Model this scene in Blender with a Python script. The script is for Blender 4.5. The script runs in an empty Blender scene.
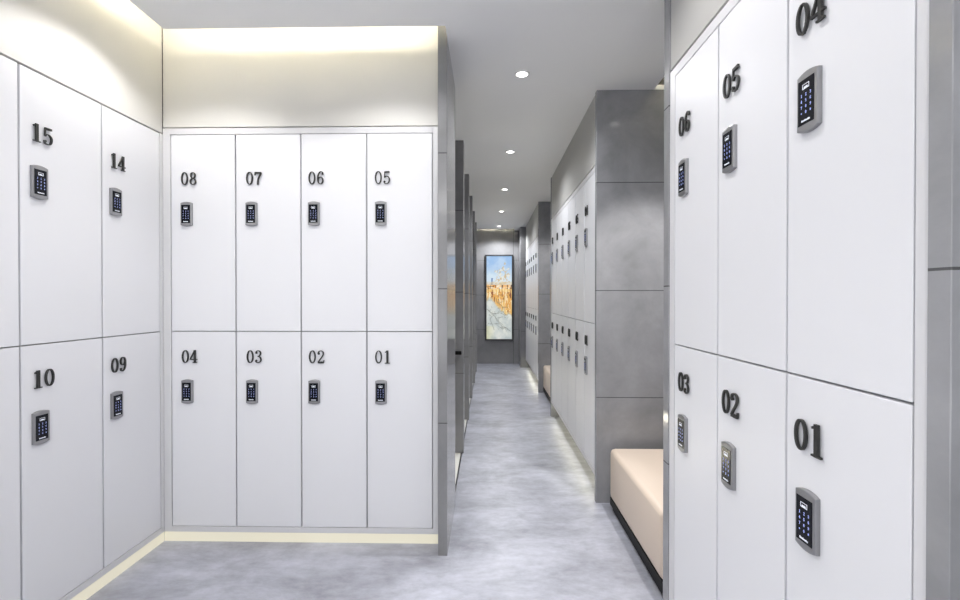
import bpy, bmesh, math, random
from mathutils import Vector, Matrix
C = bpy.context.scene.collection
R = math.radians
HC = 1.2305          # eye height
H = 2.4625           # ceiling height

# ------------------------------------------------------------------ materials
def nmat(name):
    m = bpy.data.materials.new(name); m.use_nodes = True
    nt = m.node_tree; b = nt.nodes['Principled BSDF']
    return m, nt, b
def plain(name, col, rough=.5, metal=0., spec=.5, emit=None, es=0., coat=0., noise=0., nscale=30.):
    m, nt, b = nmat(name)
    b.inputs['Base Color'].default_value = (*col, 1)
    b.inputs['Roughness'].default_value = rough
    b.inputs['Metallic'].default_value = metal
    b.inputs['Specular IOR Level'].default_value = spec
    b.inputs['Coat Weight'].default_value = coat
    if emit:
        b.inputs['Emission Color'].default_value = (*emit, 1); b.inputs['Emission Strength'].default_value = es
    if noise:
        tc = nt.nodes.new('ShaderNodeTexCoord'); n = nt.nodes.new('ShaderNodeTexNoise')
        n.inputs['Scale'].default_value = nscale; n.inputs['Detail'].default_value = 4
        bp = nt.nodes.new('ShaderNodeBump'); bp.inputs['Strength'].default_value = noise; bp.inputs['Distance'].default_value = .002
        nt.links.new(tc.outputs['Object'], n.inputs['Vector']); nt.links.new(n.outputs['Fac'], bp.inputs['Height'])
        nt.links.new(bp.outputs['Normal'], b.inputs['Normal'])
    return m
def ramp(nt, stops):
    r = nt.nodes.new('ShaderNodeValToRGB'); e = r.color_ramp.elements
    while len(e) > 1: e.remove(e[-1])
    e[0].position = stops[0][0]; e[0].color = (*stops[0][1], 1)
    for p, c in stops[1:]:
        k = e.new(p); k.color = (*c, 1)
    return r
def mth(nt, op, a, b=None, c=None):
    n = nt.nodes.new('ShaderNodeMath'); n.operation = op
    for i, x in enumerate((a, b, c)):
        if x is None: continue
        if isinstance(x, (int, float)): n.inputs[i].default_value = x
        else: nt.links.new(x, n.inputs[i])
    return n.outputs[0]
JOINTS = (.6321, 1.2707, 1.9135)
def stone(name, lo, hi, rough, vj=()):
    m, nt, b = nmat(name)
    tc = nt.nodes.new('ShaderNodeTexCoord'); sep = nt.nodes.new('ShaderNodeSeparateXYZ')
    nt.links.new(tc.outputs['Object'], sep.inputs[0])
    n = nt.nodes.new('ShaderNodeTexNoise'); n.inputs['Scale'].default_value = 3.2; n.inputs['Detail'].default_value = 9
    n.inputs['Roughness'].default_value = .62; n.inputs['Distortion'].default_value = .25
    nt.links.new(tc.outputs['Object'], n.inputs['Vector'])
    r = ramp(nt, [(.3, lo), (.7, hi)]); nt.links.new(n.outputs['Fac'], r.inputs[0])
    tot = None
    for j in JOINTS:
        d = mth(nt, 'ABSOLUTE', mth(nt, 'SUBTRACT', sep.outputs['Z'], j))
        k = mth(nt, 'LESS_THAN', d, .0022)
        tot = k if tot is None else mth(nt, 'MAXIMUM', tot, k)
    for ax, v in vj:
        d = mth(nt, 'ABSOLUTE', mth(nt, 'SUBTRACT', sep.outputs[ax], v))
        tot = mth(nt, 'MAXIMUM', tot, mth(nt, 'LESS_THAN', d, .003))
    mx = nt.nodes.new('ShaderNodeMix'); mx.data_type = 'RGBA'
    nt.links.new(tot, mx.inputs['Factor']); nt.links.new(r.outputs[0], mx.inputs['A'])
    mx.inputs['B'].default_value = (lo[0]*.35, lo[1]*.35, lo[2]*.35, 1)
    nt.links.new(mx.outputs['Result'], b.inputs['Base Color'])
    bp = nt.nodes.new('ShaderNodeBump'); bp.invert = True; bp.inputs['Strength'].default_value = .5; bp.inputs['Distance'].default_value = .003
    nt.links.new(tot, bp.inputs['Height']); nt.links.new(bp.outputs['Normal'], b.inputs['Normal'])
    b.inputs['Roughness'].default_value = rough
    return m
def floor_mat():
    m, nt, b = nmat('polished_concrete_floor')
    tc = nt.nodes.new('ShaderNodeTexCoord'); mp = nt.nodes.new('ShaderNodeMapping')
    mp.inputs['Scale'].default_value = (1.1, 2.0, 1)
    nt.links.new(tc.outputs['Object'], mp.inputs[0])
    n1 = nt.nodes.new('ShaderNodeTexNoise'); n1.inputs['Scale'].default_value = 1.9; n1.inputs['Detail'].default_value = 10; n1.inputs['Roughness'].default_value = .66; n1.inputs['Distortion'].default_value = .35
    n2 = nt.nodes.new('ShaderNodeTexNoise'); n2.inputs['Scale'].default_value = 11; n2.inputs['Detail'].default_value = 8; n2.inputs['Roughness'].default_value = .7
    nt.links.new(mp.outputs[0], n1.inputs['Vector']); nt.links.new(mp.outputs[0], n2.inputs['Vector'])
    s = mth(nt, 'ADD', mth(nt, 'MULTIPLY', n1.outputs['Fac'], .7), mth(nt, 'MULTIPLY', n2.outputs['Fac'], .3))
    r = ramp(nt, [(.36, FLO[0]), (.5, FLO[1]), (.64, FLO[2])])
    nt.links.new(s, r.inputs[0]); nt.links.new(r.outputs[0], b.inputs['Base Color'])
    rr = nt.nodes.new('ShaderNodeMapRange'); rr.inputs['From Min'].default_value = .3; rr.inputs['From Max'].default_value = .7
    rr.inputs['To Min'].default_value = .42; rr.inputs['To Max'].default_value = .3
    nt.links.new(n2.outputs['Fac'], rr.inputs['Value']); nt.links.new(rr.outputs[0], b.inputs['Roughness'])
    b.inputs['Specular IOR Level'].default_value = .4
    return m
FLO = ((.245, .25, .285), (.365, .375, .43), (.50, .515, .585))
M = dict(
    door=plain('white_lacquer', (.755, .76, .79), .38, noise=.02, nscale=60),
    body_gap_shade=plain('gap_shade_carcass', (.05, .05, .055), .6, noise=.03),  # carcass darkened so door gaps in the far banks look shaded
    frame=plain('pale_grey_lacquer', (.66, .66, .68), .35, noise=.02, nscale=60),
    fascia=plain('ivory_fascia_panel', (.66, .65, .625), .42, noise=.03, nscale=40),
    fascia_r=plain('grey_fascia_panel', (.44, .437, .425), .42, noise=.03, nscale=40),
    body=plain('grey_carcass', (.42, .42, .43), .6, noise=.03),
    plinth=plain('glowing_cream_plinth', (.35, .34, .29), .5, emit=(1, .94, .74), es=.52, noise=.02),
    ceil=plain('grey_ceiling_paint', (.80, .80, .80), .85, noise=.04, nscale=90),
    plinth_r=plain('cream_plinth', (.75, .72, .62), .5, noise=.02),
    led_low=plain('plinth_led_strip', (1, .95, .8), .5, emit=(1, .96, .74), es=9),
    cove=plain('cove_plaster', (.85, .83, .76), .9, noise=.04, nscale=90),
    wall=plain('warm_white_wall', (.7, .7, .7), .7, noise=.04, nscale=50),
    stone=stone('grey_porcelain_stone', (.215, .217, .226), (.34, .342, .36), .13),
    stone_d=stone('dark_porcelain_stone', (.19, .19, .195), (.27, .27, .28), .16),
    stone_e=stone('end_wall_stone', (.20, .20, .207), (.27, .27, .28), .3, vj=(('X', .46),)),
    num=plain('gunmetal_numeral', (.035, .035, .034), .42, .4),
    kmetal=plain('brushed_keypad_metal', (.33, .33, .34), .36, .8, noise=.03, nscale=200),
    kglass=plain('black_keypad_glass', (.008, .009, .013), .22, spec=.2),
    kkey=plain('blue_backlit_key', (.3, .35, .7), .4, emit=(.42, .50, 1), es=.45),
    kdisp=plain('pale_keypad_display', (.7, .72, .78), .3, emit=(.8, .85, 1), es=.25),
    kdark=plain('display_window', (.02, .02, .03), .2),
    leather=plain('beige_leather', (.66, .555, .465), .42, noise=.12, nscale=260),
    black=plain('black_base', (.004, .004, .004), .5, spec=.15),
    lens=plain('downlight_lens', (1, 1, 1), .3, emit=(1, .98, .94), es=7),
    led=plain('led_strip', (1, .95, .8), .5, emit=(1, .93, .74), es=45),
    trim=plain('white_trim_ring', (.8, .8, .8), .4, noise=.02),
    thresh=plain('dark_metal_edging', (.04, .04, .045), .3, .6),
    mosaic=plain('white_bay_floor', (.80, .80, .76), .35, noise=.05),
    pframe=plain('black_picture_frame', (.03, .03, .033), .35, noise=.02),
)
M['floor'] = floor_mat()

# ------------------------------------------------------------------ helpers
def box(bm, x0, x1, y0, y1, z0, z1, bev=0., seg=2):
    x0, x1 = sorted((x0, x1)); y0, y1 = sorted((y0, y1)); z0, z1 = sorted((z0, z1))
    b = bmesh.new() if bev else bm
    vs = [b.verts.new(p) for p in ((x0,y0,z0),(x1,y0,z0),(x1,y1,z0),(x0,y1,z0),(x0,y0,z1),(x1,y0,z1),(x1,y1,z1),(x0,y1,z1))]
    for f in ((3,2,1,0),(4,5,6,7),(0,1,5,4),(1,2,6,5),(2,3,7,6),(3,0,4,7)): b.faces.new([vs[i] for i in f])
    if bev:
        bmesh.ops.bevel(b, geom=list(b.edges), offset=bev, segments=seg, profile=.5, affect='EDGES')
        me = bpy.data.meshes.new('tmp'); b.to_mesh(me); b.free(); bm.from_mesh(me); bpy.data.meshes.remove(me)
def prism(bm, pts, y0, y1):
    """pts in (x,z), counter-clockwise seen from -y; extruded from y0 (back) to y1 (front, smaller)"""
    f = [bm.verts.new((x, y1, z)) for x, z in pts]; k = [bm.verts.new((x, y0, z)) for x, z in pts]
    bm.faces.new(f); bm.faces.new(k[::-1]); n = len(pts)
    for i in range(n): bm.faces.new((f[i], k[i], k[(i+1) % n], f[(i+1) % n]))
def mesh(name, bm, mat, smooth=False):
    bmesh.ops.recalc_face_normals(bm, faces=list(bm.faces))
    me = bpy.data.meshes.new(name); bm.to_mesh(me); bm.free(); me.materials.append(mat)
    if smooth:
        for p in me.polygons: p.use_smooth = True
    return me
def link(name, me, parent=None, loc=(0,0,0), rz=0.):
    o = bpy.data.objects.new(name, me); C.objects.link(o); o.location = loc; o.rotation_euler = (0, 0, rz)
    if parent is not None: o.parent = parent
    return o
def obj(name, bm, mat, parent=None, loc=(0,0,0), rz=0., smooth=False):
    return link(name, mesh(name, bm, mat, smooth), parent, loc, rz)
def tag(o, label, cat, group=None):
    o['label'] = label; o['category'] = cat
    if group: o['group'] = group
    return o
def thing(name, label, cat, loc=(0,0,0), rz=0., group=None):
    return tag(link(name, None, None, loc, rz), label, cat, group)
def struct(name, boxes, mat, loc=(0,0,0)):
    bm = bmesh.new()
    for b in boxes: box(bm, *b)
    o = obj(name, bm, mat, loc=loc); o['kind'] = 'structure'; return o

# ------------------------------------------------------------------ numerals (serif, drawn as nib strokes)
def catmull(pts, n=7):
    if len(pts) < 3: return pts
    P = [pts[0]] + list(pts) + [pts[-1]]; out = []
    for i in range(1, len(P)-2):
        a, b, c, d = P[i-1], P[i], P[i+1], P[i+2]
        for k in range(n):
            t = k/n
            out.append(tuple(.5*(2*b[j] + (c[j]-a[j])*t + (2*a[j]-5*b[j]+4*c[j]-d[j])*t*t + (3*b[j]-a[j]-3*c[j]+d[j])*t**3) for j in (0, 1)))
    out.append(pts[-1]); return out
def ell(cx, cz, rx, rz, n=28): return [(cx+rx*math.cos(2*math.pi*k/n), cz+rz*math.sin(2*math.pi*k/n)) for k in range(n)]
THK, THN = .095, .045
GL = {   # kind, points, optional fixed width ; 'o' closed ellipse, 's' smooth stroke, 'l' line, 'b' ball
 '0': [('o', (.30, .5, .205, .465))],
 '1': [('l', (.32, .0), (.32, 1.), .15), ('l', (.13, .035), (.51, .035), .06), ('l', (.15, .86), (.32, .95), .07)],
 '2': [('b', .145, .73, .075), ('s', [(.10, .73), (.15, .90), (.30, .965), (.45, .88), (.48, .72), (.40, .52), (.22, .28), (.09, .07)]), ('l', (.08, .065), (.50, .065), .13), ('l', (.50, .03), (.525, .25), .06)],
 '3': [('b', .14, .78, .07), ('s', [(.10, .80), (.17, .93), (.29, .965), (.42, .88), (.45, .74), (.38, .59), (.24, .53)]), ('s', [(.24, .53), (.40, .47), (.48, .28), (.42, .11), (.28, .035), (.14, .08), (.09, .20)]), ('b', .13, .21, .07)],
 '4': [('l', (.39, .0), (.39, 1.), .14), ('l', (.37, .97), (.045, .29), .07), ('l', (.02, .275), (.57, .275), .065), ('l', (.24, .035), (.54, .035), .06)],
 '5': [('l', (.13, .91), (.49, .93), .12), ('l', (.145, .95), (.125, .50), .06), ('s', [(.12, .49), (.22, .60), (.34, .60), (.46, .48), (.48, .30), (.41, .11), (.27, .035), (.14, .08), (.09, .20)]), ('b', .13, .20, .075)],
 '6': [('o', (.30, .30, .175, .265)), ('s', [(.49, .84), (.42, .95), (.30, .965), (.17, .82), (.115, .58), (.12, .30)]), ('b', .455, .80, .065)],
 '7': [('l', (.07, .91), (.55, .91), .13), ('l', (.085, .97), (.075, .72), .06), ('s', [(.53, .90), (.40, .62), (.31, .38), (.28, .0)], .11)],
 '8': [('o', (.30, .745, .155, .215)), ('o', (.30, .27, .19, .235))],
 '9': [('o', (.30, .70, .175, .265)), ('s', [(.11, .16), (.18, .05), (.30, .035), (.43, .18), (.485, .42), (.48, .70)]), ('b', .145, .20, .065)],
 '*': [('l', (.3, .25), (.3, .75), .1), ('l', (.08, .38), (.52, .62), .1), ('l', (.08, .62), (.52, .38), .1)],
 '#': [('l', (.2, .15), (.2, .85), .09), ('l', (.42, .15), (.42, .85), .09), ('l', (.05, .38), (.57, .38), .09), ('l', (.05, .62), (.57, .62), .09)],
}
def ribbon(bm, pts, width, closed, T, y0, y1):
    n = len(pts); L = []; Rr = []
    for i in range(n):
        a = pts[i-1] if (closed or i) else pts[0]; b = pts[(i+1) % n] if (closed or i < n-1) else pts[-1]
        dx, dz = b[0]-a[0], b[1]-a[1]; l = math.hypot(dx, dz) or 1; dx /= l; dz /= l
        w = (width if width else THN + (THK-THN)*abs(dz)**1.5)/2
        L.append(T(pts[i][0]-dz*w, pts[i][1]+dx*w)); Rr.append(T(pts[i][0]+dz*w, pts[i][1]-dx*w))
    lf = [bm.verts.new((x, y1, z)) for x, z in L]; rf = [bm.verts.new((x, y1, z)) for x, z in Rr]
    lb = [bm.verts.new((x, y0, z)) for x, z in L]; rb = [bm.verts.new((x, y0, z)) for x, z in Rr]
    for i in range(n if closed else n-1):
        j = (i+1) % n
        bm.faces.new((lf[i], lf[j], rf[j], rf[i])); bm.faces.new((lb[i], rb[i], rb[j], lb[j]))
        bm.faces.new((lf[i], lb[i], lb[j], lf[j])); bm.faces.new((rf[i], rf[j], rb[j], rb[i]))
    if not closed:
        bm.faces.new((lf[0], rf[0], rb[0], lb[0])); bm.faces.new((lf[-1], lb[-1], rb[-1], rf[-1]))
def glyph(bm, ch, ox, oz, h, y0, y1, n=7, sx=1.):
    T = lambda x, z: (ox + x*h*sx, oz + z*h)
    e = 0
    for g in GL[ch]:
        yy = y1 + e; e += h*.0015
        if g[0] == 'o': ribbon(bm, ell(*g[1], n=4*n), 0, True, T, y0, yy)
        elif g[0] == 's': ribbon(bm, catmull(g[1], n), g[2] if len(g) > 2 else 0, False, T, y0, yy)
        elif g[0] == 'l': ribbon(bm, [g[1], g[2]], g[3], False, T, y0, yy)
        elif g[0] == 'b': prism(bm, [T(*p) for p in ell(g[1], g[2], g[3], g[3]*.9, 14)], y0, yy)
NUMC = {}
def number_mesh(s):
    if s not in NUMC:
        bm = bmesh.new()
        for i, c in enumerate(s): glyph(bm, c, i*.0425, 0, .065, -.003, -.0085, sx=1.04)
        bm2 = bm
        for i in range(2): box(bm2, .019+i*.0425, .022+i*.0425, -.006, .0005, .003, .006)   # standoff pins
        NUMC[s] = mesh('number', bm2, M['num'])
    return NUMC[s]

# ------------------------------------------------------------------ keypad lock meshes (origin at centre on the door face)
def kp_outline(w, h, sag, n=8):
    pts = []
    for k in range(n+1):
        t = -1 + 2*k/n; pts.append((t*w/2, -h/2 + sag - sag*(1-t*t)))
    for k in range(n+1):
        t = 1 - 2*k/n; pts.append((t*w/2, h/2 - sag + sag*(1-t*t)))
    return pts
def kp_body():
    bm = bmesh.new(); lay = []
    for y, ins in ((0, .0), (-.007, .0), (-.0095, .0006), (-.0105, .0030)):
        lay.append([bm.verts.new((x, y, z)) for x, z in kp_outline(.057-2*ins, .123-2*ins*1.4, .006)])
    n = len(lay[0]); bm.faces.new(lay[0]); bm.faces.new(lay[-1])
    for a, b in zip(lay, lay[1:]):
        for i in range(n): bm.faces.new((a[i], b[i], b[(i+1) % n], a[(i+1) % n]))
    return mesh('keypad_lock', bm, M['kmetal'])
def kp_panel():
    bm = bmesh.new(); box(bm, -.0235, .0215, -.0114, -.0092, -.0455, .0455, .0010, 2); return mesh('keypad_panel', bm, M['kglass'])
def kp_keys():
    bm = bmesh.new()
    for r, row in enumerate(('123', '456', '789', '*0#')):
        for c, ch in enumerate(row): glyph(bm, ch, -.0145 + c*.0125, .0105 - r*.0118, .0062, -.0110, -.0119, n=3)
    return mesh('keys', bm, M['kkey'])
def kp_disp():
    bm = bmesh.new()
    box(bm, -.0090, .0075, -.0119, -.0110, .0250, .0268); box(bm, -.0090, .0075, -.0119, -.0110, .0340, .0350)
    box(bm, -.0100, -.0090, -.0119, -.0110, .0250, .0350); box(bm, .0075, .0085, -.0119, -.0110, .0250, .0350)
    box(bm, -.0060, .0045, -.0119, -.0110, .0268, .0300)
    return mesh('display', bm, M['kdisp'])
def kp_logo():
    bm = bmesh.new()
    for k, (x, w, h) in enumerate(((-.0125, .003, .004), (-.009, .002, .003), (-.0065, .0025, .003), (-.0035, .002, .004), (-.001, .0025, .003), (.002, .003, .003), (.0055, .002, .004), (.008, .003, .003))):
        box(bm, x, x+w, -.0119, -.0110, -.0400, -.0400+h)
    return mesh('maker_mark', bm, M['kdisp'])
KB, KP, KK, KD, KL = kp_body(), kp_panel(), kp_keys(), kp_disp(), kp_logo()

# ------------------------------------------------------------------ lockers
DOORC = {}
def door_meshes(w, h, depth, dark=False):
    k = (round(w, 4), round(h, 4), depth, dark)
    if k not in DOORC:
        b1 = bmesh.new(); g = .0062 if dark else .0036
        box(b1, g, w-g, 0, .012, .0023, h-.0023, .0012, 2)
        b2 = bmesh.new(); box(b2, .0006, w-.0006, .0122, depth, .0006, h-.0006)
        DOORC[k] = (mesh('door', b1, M['door']), mesh('cabinet_body', b2, M['body_gap_shade' if dark else 'body']))
    return DOORC[k]
def locker(loc, rz, w, h, num, zn, zk, dxn, dxk, label, group, depth=.46, keypad=True):
    t = thing('locker', label, 'locker', loc, rz, group)
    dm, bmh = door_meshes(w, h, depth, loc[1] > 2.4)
    d = link('door', dm, t); link('cabinet_body', bmh, t)
    if num:
        link('number', number_mesh(num), d, (dxn, 0, zn-loc[2]))
    if keypad:
        k = link('keypad_lock', KB, t, (dxk+.0265, 0, zk-loc[2]))
        link('keypad_panel', KP, k); link('keys', KK, k); link('display', KD, k); link('maker_mark', KL, k)
    return t
ZN_U, ZN_L, ZK_U, ZK_L = 1.792, .9005, 1.647, .757
RN_U, RN_L, RK_U, RK_L = 1.766, .916, 1.625, .780

def surround(name, label, loc, rz, W, x0, x1, z0, z1, fz0, fz1, top_z, fas_mat, depth=.46, plinth_setback=0., top_gap=.006):
    """local: x right along the bank, -y outward.  W total width; opening x0..x1, z0..z1; frame outer fz0..fz1; fascia to top_z"""
    t = thing(name, label, 'locker surround', loc, rz)
    bm = bmesh.new()
    box(bm, 0, x0-.0006, -.001, .03, fz0, fz1, .0012); box(bm, x1+.0006, W, -.001, .03, fz0, fz1, .0012)
    if fz1 - z1 > .004: box(bm, x0-.0006, x1+.0006, -.001, .03, z1+.0006, fz1, .0012)
    box(bm, x0-.0006, x1+.0006, -.001, .03, fz0, z0-.0006, .0012)
    obj('frame', bm, M['frame'], t)
    bm = bmesh.new(); box(bm, 0, W, .001, .03, fz1+top_gap, top_z, .0012); box(bm, 0, W, .03, depth, fz1+.02, top_z)
    obj('fascia_panel', bm, fas_mat, t)
    bm = bmesh.new(); box(bm, 0, W, plinth_setback, depth, .0, fz0-.0005)
    obj('plinth', bm, M['plinth' if not plinth_setback else 'plinth_r'], t)
    if plinth_setback:
        bm = bmesh.new(); box(bm, .01, W-.01, .035, .050, fz0-.012, fz0-.0015); obj('light_strip', bm, M['led_low'], t)
    return t

# bank facing the camera ---------------------------------------------------
YF = 2.1956; XD0 = -1.5974; W1 = .33
surround('locker_surround', 'pale grey frame, ivory fascia and cream plinth around lockers facing the camera', (-1.6355, YF, 0), 0,
         1.3835, XD0+1.6355, XD0+4*W1+1.6355, .0759, 2.0466, .048, 2.078, 2.745, M['fascia'], depth=.40)
for k in range(4):
    for up in (1, 0):
        num = '%02d' % ((8-k) if up else (4-k))
        z0, z1 = ((1.0594, 2.0466) if up else (.0759, 1.0594))
        locker((XD0+k*W1, YF, z0), 0, W1, z1-z0, num, ZN_U if up else ZN_L, ZK_U if up else ZK_L, (.055, .054, .038, .040)[k], (.058, .056, .040, .045)[k],
               'white locker numbered %s in the %s row of the bank facing the camera' % (num, 'upper' if up else 'lower'), 'lockers of the bank facing the camera', depth=.40)

# bank on the left wall ------------------------------------------------------
XL = -1.6359; YL0 = 2.1734
surround('locker_surround', 'ivory fascia, slim frame and glowing plinth around the lockers on the left wall', (XL, .98, 0), R(90),
         2.1945-.98, YL0-3*W1-.98, YL0-.98, .0759, 2.0466, .048, 2.0476, 2.745, M['fascia'], depth=.40, top_gap=.005)
for k in range(3):
    for up in (1, 0):
        num = {(0, 1): '14', (0, 0): '09', (1, 1): '15', (1, 0): '10'}.get((k, up))
        z0, z1 = ((1.0594, 2.0466) if up else (.0759, 1.0594))
        lab = ('white locker numbered %s in the %s row on the left wall' % (num, 'upper' if up else 'lower')) if num else \
              'white %s row locker door cut off by the left edge, beside locker %s' % ('upper' if up else 'lower', '15' if up else '10')
        locker((XL, YL0-(k+1)*W1, z0), R(90), W1, z1-z0, num, ZN_U if up else ZN_L, ZK_U if up else ZK_L, .034, .038, lab,
               'lockers on the left wall', depth=.40)

# right-hand banks -------------------------------------------------------------
XR = .6477
def right_bank(y_start, w, n, nums_u, nums_l, y_far, y_near, where, dxo, lab_s, grp):
    # local x runs toward the camera (-Y)
    W = y_far - y_near; x0 = y_far - y_start; x1 = x0 + n*w
    surround('locker_surround', lab_s, (XR, y_far, 0), R(-90), W, x0, x1, .175, 1.9961, .1454, 2.029, H, M['fascia_r'], depth=.54, plinth_setback=.14, top_gap=.011)
    for k in range(n):
        for up in (1, 0):
            num = (nums_u if up else nums_l)[k]
            z0, z1 = ((1.0671, 1.9961) if up else (.175, 1.0671))
            dn, dk = dxo[k % len(dxo)]
            locker((XR, y_start-k*w, z0), R(-90), w, z1-z0, num, RN_U if up else RN_L, RK_U if up else RK_L, dn, dk,
                   'white locker numbered %s, %s row, %s' % (num, 'upper' if up else 'lower', where), grp, depth=.54)
right_bank(1.5536, .2896, 3, ('06', '05', '04'), ('03', '02', '01'), 1.5935, .6625, 'nearest right-hand bank', ((.045, .052), (.036, .042), (.034, .046)),
           'grey-white frame and fascia around the nearest right-hand lockers', 'lockers of the nearest right-hand bank')
right_bank(2.697+6*.3082, .3082, 6, ('12', '11', '10', '06', '05', '04'), ('09', '08', '07', '03', '02', '01'), 4.5655, 2.6885, 'middle right-hand bank beyond the near bench', ((.04, .045),),
           'grey-white frame, grey fascia and lit plinth around the middle right-hand lockers', 'lockers of the middle right-hand bank')
right_bank(5.775+6*.318, .318, 6, ('12', '11', '10', '06', '05', '04'), ('09', '08', '07', '03', '02', '01'), 7.70, 5.7635, 'farthest right-hand bank near the lit picture', ((.04, .045),),
           'grey-white frame, grey fascia and lit plinth around the farthest right-hand lockers', 'lockers of the farthest right-hand bank')

# stone end panels -----------------------------------------------------------
def panel(label, x0, x1, y0, y1, z1=H, name='stone_end_panel', cat='stone panel', grp='grey stone panels closing the locker banks', mat='stone', extra=None):
    bm = bmesh.new(); box(bm, 0, x1-x0, 0, y1-y0, 0, z1, .0012, 1)
    return tag(obj(name, bm, M[mat], loc=(x0, y0, 0)), label, cat, grp)
panel('grey stone end panel right of the lockers facing the camera, reaching the cove', -.2400, -.1961, 2.0936, 2.6024, 2.742, mat='stone_d')
panel('grey stone end panel at the right edge beside the nearest right-hand lockers', .6428, 1.19, .627, .6615)
panel('grey stone end panel between the nearest right-hand lockers and the beige bench', .6428, 1.19, 1.5945, 1.638)
panel('wide grey stone panel behind the near beige bench', .6428, 1.19, 2.6513, 2.6875)
panel('slim grey stone panel at the far end of the middle right-hand lockers', .6428, 1.19, 4.5665, 4.606)
panel('grey stone panel behind the far beige bench', .6428, 1.19, 5.7188, 5.7625)
# bay partitions left of the corridor
for k in range(5):
    y = 3.4761 + k*.9487
    lab = ['grey stone bay partition with the black handle, first beyond the front bank', 'second grey stone bay partition along the left of the corridor',
           'third grey stone bay partition along the left of the corridor', 'fourth grey stone bay partition along the left of the corridor',
           'farthest grey stone bay partition, next to the end wall'][k]
    panel(lab, -1.30, -.1961, y, y+.11, name='stone_partition', cat='partition', grp='stone partitions of the left-hand bays', mat='stone_d')
    bm = bmesh.new(); box(bm, -1.30, -.2180, y-.835 if k else 2.615, y-.002, 0, .004)
    tag(obj('bay_floor_panel', bm, M['mosaic']), 'lit white floor panel in the ' + ('first', 'second', 'third', 'fourth', 'fifth')[k] + ' left-hand bay, before its partition', 'floor panel', 'lit floor panels of the left-hand bays')
    bm = bmesh.new(); box(bm, -.2172, -.2075, y-.835 if k else 2.605, y-.002, 0, .006)
    tag(obj('edging_strip', bm, M['thresh']), 'thin dark metal edging strip along the ' + ('first', 'second', 'third', 'fourth', 'fifth')[k] + ' lit bay floor', 'edging strip', 'edging strips of the left-hand bays')
    bm = bmesh.new(); box(bm, -1.15, -.45, y-.03, y-.004, .03, .05)
    tag(obj('bay_light_strip', bm, M['led']), 'warm light strip low on the partition of the ' + ('first', 'second', 'third', 'fourth', 'fifth')[k] + ' bay', 'light strip', 'low light strips in the left-hand bays')
t = thing('door_handle', 'small black handle on the first stone partition left of the corridor', 'handle', (-.236, 3.4755, .797))
bm = bmesh.new(); box(bm, -.028, .026, -.045, -.030, -.014, .014, .004); obj('grip', bm, M['black'], t)
bm = bmesh.new(); box(bm, -.020, .018, -.031, 0, -.011, .011, .002); obj('mount', bm, M['black'], t)

# benches ----------------------------------------------------------------------
def bench(y0, y1, label):
    t = thing('bench', label, 'bench', (.701, y0, 0), 0, 'beige upholstered benches along the right of the corridor')
    L = y1-y0
    bm = bmesh.new(); box(bm, 0, .47, 0, L, .070, .36, .028, 6)
    obj('upholstered_seat', bm, M['leather'], t, smooth=True)
    bm = bmesh.new(); box(bm, .003, .467, .003, L-.003, .030, .0745, .003, 2); box(bm, .015, .455, .015, L-.015, 0, .031, .003, 1)
    obj('base', bm, M['black'], t)
bench(1.795, 2.575, 'beige leather box bench on a black base between near stone panels')
bench(4.86, 5.694, 'smaller looking distant beige bench beyond the middle right-hand lockers')

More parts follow.
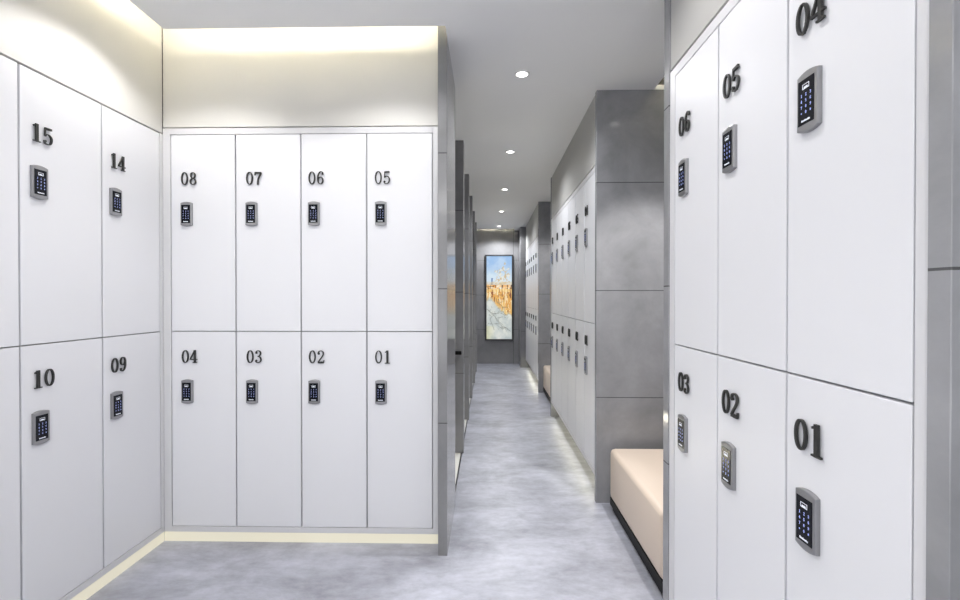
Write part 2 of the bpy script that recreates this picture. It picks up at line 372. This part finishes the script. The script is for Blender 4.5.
# lit picture --------------------------------------------------------------------
def picture():
    x0, x1, z0, z1 = -.062, .454, .434, 2.014; yb = 8.188
    t = thing('lit_picture', 'tall narrow backlit landscape picture in black frame on the end wall', 'picture', ((x0+x1)/2, yb, z0))
    w = (x1-x0)/2; h = z1-z0; fr = .026
    bm = bmesh.new()
    box(bm, -w, -w+fr, -.045, 0, 0, h, .002); box(bm, w-fr, w, -.045, 0, 0, h, .002)
    box(bm, -w+fr, w-fr, -.045, 0, 0, fr, .002); box(bm, -w+fr, w-fr, -.045, 0, h-fr, h, .002)
    obj('frame', bm, M['pframe'], t)
    # canvas: fine grid with painted vertex colours
    rnd = random.Random(11)
    NX, NZ = 56, 180; px0, px1, pz0, pz1 = -w+fr, w-fr, fr, h-fr
    from mathutils import noise as mn
    def lerp(a, b, t): t = max(0, min(1, t)); return tuple(a[i]+(b[i]-a[i])*t for i in range(3))
    def fb(x, y, s): return mn.fractal(Vector((x*s, y*s, 3.7)), 1., 2., 4)
    branches = []
    def grow(x, y, a, l, w):
        if l < .02: return
        x2, y2 = x+math.cos(a)*l, y+math.sin(a)*l
        branches.append((x, y, x2, y2, w))
        grow(x2, y2, a+rnd.uniform(-.5, .3), l*.78, w*.85)
        if rnd.random() < .6: grow(x2, y2, a+rnd.choice((-1, 1))*rnd.uniform(.5, 1.1), l*.6, w*.7)
    grow(.02, 1.15, -.7, .28, .010); grow(.22, 1.75, -1.1, .24, .010); grow(.95, .30, 2.5, .22, .008); grow(.30, .35, 1.9, .24, .008)
    def sd(px, py, b):
        x1_, y1_, x2_, y2_, w = b; dx, dy = x2_-x1_, y2_-y1_
        t = max(0, min(1, ((px-x1_)*dx+(py-y1_)*dy)/(dx*dx+dy*dy))); return math.hypot(px-x1_-t*dx, py-y1_-t*dy)
    def col(u, v):        # u 0..1 left-right, v 0..1 bottom-top
        U, V = u, v*3.2   # aspect-true coordinates
        n = fb(U, V, 3); n2 = fb(U+5, V, 9); st = fb(U*9, V*1.2+7, 2.2)
        if v > .655:       # sky with pale cloud, golden tree at the right
            c = lerp((.80, .88, .94), (.50, .68, .88), (v-.74)/.16 + n*.5)
            cl = max(0, min(1, n*1.6+.25)); c = lerp(c, (.93, .95, .97), cl*.35)
            d = math.hypot((U-.62)/.30, (V-2.42)/.40)
            if d + n2*.8 < .85 and fb(U+9, V, 14) > -.18: c = lerp(c, (.78, .62, .36) if fb(U, V+4, 11) > -.1 else (.93, .90, .82), .75)
            if abs(U-.21) < .03 + .03*n2 and v < .735: c = (.20, .36, .62)
            if v < .69: c = lerp(c, (.86, .72, .50), .5+.6*n2)
            c = lerp(c, (.80, .84, .87), .15)
        elif v > .605:    # bright shore with dark accents
            c = lerp((.96, .93, .86), (.93, .62, .22), .45+n2*1.1)
            if st < -.22: c = (.28, .13, .05)
            if .628 < v < .638 and U < .30: c = (.12, .08, .06)
        elif v > .20:     # golden reflections, vertical streaks
            c = lerp((.95, .80, .46), (.82, .48, .12), .5+st*1.1)
            if st > .26: c = (.97, .90, .72)
            if st < -.36: c = (.48, .20, .04)
            if v > .57: c = lerp(c, (.98, .86, .55), .5)
            edge = .465 - .27*max(0, U-.30)**.8 + n*.07
            c = lerp((.74, .77, .76), c, (v-edge)/.05+.5)
            if v < .42 and n2 > .14: c = lerp(c, (.95, .80, .50), .6)
        else:
            c = (.74, .77, .76); edge = 0
        if v < .46:
            g = lerp((.70, .74, .74), (.86, .87, .84), .5+n)
            if v <= .20 or v < edge - .02: c = g
            for b in branches:
                d = sd(U, V, b)
                if d < b[4]*1.3: c = lerp((.33, .34, .30), c, max(0, d/b[4]-.5)*.9+.18)
            if v < .16: c = lerp(c, (.80, .78, .50), max(0, .35-U)*1.2)
        return c
    vs = []; cols = []
    for j in range(NZ+1):
        for i in range(NX+1):
            u, v = i/NX, j/NZ
            vs.append((px0+(px1-px0)*u, -.028, pz0+(pz1-pz0)*v)); cols.append(col(u, v))
    fs = [(j*(NX+1)+i, j*(NX+1)+i+1, (j+1)*(NX+1)+i+1, (j+1)*(NX+1)+i) for j in range(NZ) for i in range(NX)]
    me = bpy.data.meshes.new('lit_canvas'); me.from_pydata(vs, [], fs)
    ca = me.color_attributes.new('paint', 'FLOAT_COLOR', 'POINT')
    for i, c in enumerate(cols): ca.data[i].color = (*[max(0, min(1, x))**2.2 for x in c], 1)
    m, nt, b = nmat('backlit_print'); a = nt.nodes.new('ShaderNodeAttribute'); a.attribute_name = 'paint'
    b.inputs['Base Color'].default_value = (.05, .05, .05, 1); nt.links.new(a.outputs['Color'], b.inputs['Emission Color'])
    b.inputs['Emission Strength'].default_value = .95; b.inputs['Roughness'].default_value = .35
    me.materials.append(m); link('lit_canvas', me, t)
    bm = bmesh.new(); box(bm, -w+fr, w-fr, -.026, 0, fr, h-fr); obj('backing_board', bm, M['pframe'], t)
picture()

# ------------------------------------------------------------------ the room
YE = 8.1896; YB = -2.6
struct('floor', [(-2.1, 1.35, YB-.1, YE+.15, -.1, 0)], M['floor'])
XS = -1.492; YS = 2.012; T = .028
struct('ceiling', [
    (XS, -.1961, YB, YS, H, H+T),                 # room, up to the cove slot
    (-.1961, .98, YB, 7.985, H, H+T),             # corridor
    (.98, 1.2, YB, 1.640, H, H+T), (.98, 1.05, 1.640, 1.641, H, H+T),
    (.98, 1.2, 2.6513, 7.985, H, H+T),
    (-1.40, -.1961, 2.6024, YE, H, H+T),          # over the bays
    (.476, 1.2, 7.985, YE, H, H+T),
], M['ceil'])
struct('ceiling_cove', [(-2.1, 1.35, YB-.1, YE+.15, 2.75, 2.85)], M['cove'])
struct('wall_left', [(-2.1, -2.04, YB, 2.7, 0, 2.75), (-2.04, XL+.002, YB, .978, 0, 2.75)], M['wall'])
struct('wall_bays', [(-1.4, -1.301, 2.6, YE, 0, 2.75)], M['stone_d'])
struct('wall_front', [(-2.04, -.2405, 2.600, 2.6120, 0, 2.745)], M['stone_d'])
struct('wall_right', [(1.1915, 1.3, YB, YE, 0, 2.75)], M['stone'])
struct('wall_end', [(-1.4, .5585, YE, YE+.1, 0, 2.75), (.559, 1.19, 7.7548, YE+.1, 0, H)], M['stone_e'])
struct('wall_back', [(-2.1, 1.35, YB-.1, YB, 0, 2.75)], M['wall'])

# cove light strips lying on top of the ceiling panels
def led(label, *b):
    bm = bmesh.new(); box(bm, *b); tag(obj('cove_light_strip', bm, M['led']), label, 'light strip', 'warm light strips hidden in the ceiling coves')
led('warm light strip hidden in the ceiling cove above the bank facing the camera', -1.47, -.25, YS-.075, YS-.055, H+T+.001, H+T+.016)
led('warm light strip hidden in the ceiling cove along the left wall', XS+.055, XS+.075, -.4, YS-.09, H+T+.001, H+T+.016)
led('warm light strip hidden in the ceiling cove above the lit picture', -.18, .46, 7.985-.055, 7.985-.040, H+T+.001, H+T+.012)
led('warm light strip hidden in the ceiling cove above the near bench', .94, .955, 1.70, 2.62, H+T+.001, H+T+.012)

# downlights -------------------------------------------------------------------
def ring_mesh():
    bm = bmesh.new(); n = 32; prof = [(.030, 0), (.031, -.004), (.041, -.005), (.043, -.001), (.043, 0)]
    rows = [[bm.verts.new((r*math.cos(2*math.pi*k/n), r*math.sin(2*math.pi*k/n), z)) for k in range(n)] for r, z in prof]
    for a, b in zip(rows, rows[1:]+rows[:1]):
        for i in range(n): bm.faces.new((a[i], a[(i+1) % n], b[(i+1) % n], b[i]))
    return mesh('trim_ring', bm, M['trim'], True)
def lens_mesh():
    bm = bmesh.new(); n = 24
    vs = [bm.verts.new((.0305*math.cos(2*math.pi*k/n), .0305*math.sin(2*math.pi*k/n), -.0015)) for k in range(n)]
    c = bm.verts.new((0, 0, -.0025))
    for i in range(n): bm.faces.new((vs[i], c, vs[(i+1) % n]))
    return mesh('lens', bm, M['lens'])
RM, LM = ring_mesh(), lens_mesh()
def downlight(x, y, power, label, ang=125, blend=.6, col=(1, .975, .95), group='round recessed ceiling downlights'):
    t = thing('downlight', label, 'downlight', (x, y, H), 0, group)
    link('trim_ring', RM, t); link('lens', LM, t)
    l = bpy.data.lights.new('spot', 'SPOT'); l.energy = power; l.spot_size = R(ang); l.spot_blend = blend
    l.shadow_soft_size = .03; l.color = col
    o = bpy.data.objects.new('spot_lamp', l); C.objects.link(o); o.parent = t; o.location = (0, 0, -.012)
PW = 1.0
names = ['nearest and largest round downlight in the corridor ceiling', 'second round downlight in the corridor ceiling', 'third round downlight in the corridor ceiling',
         'fourth round downlight in the corridor ceiling', 'farthest round downlight, just before the end wall cove']
for k in range(5): downlight(.1848, 2.4527+1.3023*k, (46, 52, 52, 48, 75)[k]*PW, names[k], ang=150, blend=(.9 if k < 4 else .4), col=(.97, .98, 1))
for i, (x, y, p, a) in enumerate([(.1848, 1.15, 24, 150), (.1848, -.15, 24, 150), (-1.33, 1.73, 21, 130), (-.47, 1.73, 21, 130), (-1.14, .85, 20, 126), (-1.05, .1, 18, 130), (.90, 2.14, 98, 82)]):
    downlight(x, y, p*PW, ['round downlight above the corridor beside the nearest right-hand lockers', 'round downlight behind the viewer in the corridor line',
        'round downlight in front of lockers 08 and 04', 'round downlight in front of lockers 05 and 01', 'round downlight before the left wall lockers',
        'round downlight near the left edge behind the viewer', 'round downlight above the near beige bench'][i], ang=a, blend=.45)
downlight(.93, 5.15, 40*PW, 'round downlight above the distant beige bench', ang=110, blend=.5)
# fill light: invented ceiling panel fixture, added out of view behind the viewer
def fill_panel(x, y, sx, sy, power, label):
    t = thing('fill_ceiling_panel', label, 'fill light', (x, y, H), 0, 'added fill light panels behind the viewer')
    bm = bmesh.new(); box(bm, -sx/2, sx/2, -sy/2, sy/2, -.012, 0, .002); obj('housing', bm, M['trim'], t)
    bm = bmesh.new(); box(bm, -sx/2+.02, sx/2-.02, -sy/2+.02, sy/2-.02, -.014, -.0121); obj('diffuser', bm, M['lens'], t)
    l = bpy.data.lights.new('area', 'AREA'); l.shape = 'RECTANGLE'; l.size = sx; l.size_y = sy; l.energy = power; l.color = (.97, .98, 1)
    o = bpy.data.objects.new('fill_lamp', l); C.objects.link(o); o.parent = t; o.location = (0, 0, -.02)
fill_panel(-.6, -1.5, .9, .9, 7, 'added square fill light panel on the ceiling behind the viewer')
l = bpy.data.lights.new('fill_light', 'AREA'); l.shape = 'RECTANGLE'; l.size = 2.4; l.size_y = 1.8; l.energy = 32; l.color = (.95, .97, 1)  # added unseen area lamp, aimed upward to brighten the ceiling
o = bpy.data.objects.new('fill_uplight', l); C.objects.link(o); o.location = (-.3, -1.7, .9); o.rotation_euler = (R(152), 0, 0)

# ------------------------------------------------------------------ world, camera
w = bpy.data.worlds.new('world'); bpy.context.scene.world = w; w.use_nodes = True
w.node_tree.nodes['Background'].inputs[0].default_value = (.8, .85, .9, 1); w.node_tree.nodes['Background'].inputs[1].default_value = .3
cam = bpy.data.cameras.new('camera'); co = bpy.data.objects.new('camera', cam); C.objects.link(co)
cam.sensor_width = 36; cam.lens = 442.34/960*36; cam.clip_start = .02
co.location = (0, 0, HC); co.rotation_euler = (R(90)-.0062, 0, .0193)
bpy.context.scene.camera = co
sc = bpy.context.scene
sc.view_settings.view_transform = 'Standard'; sc.view_settings.look = 'None'; sc.view_settings.exposure = 0.0
sc.cycles.max_bounces = 10; sc.cycles.diffuse_bounces = 6
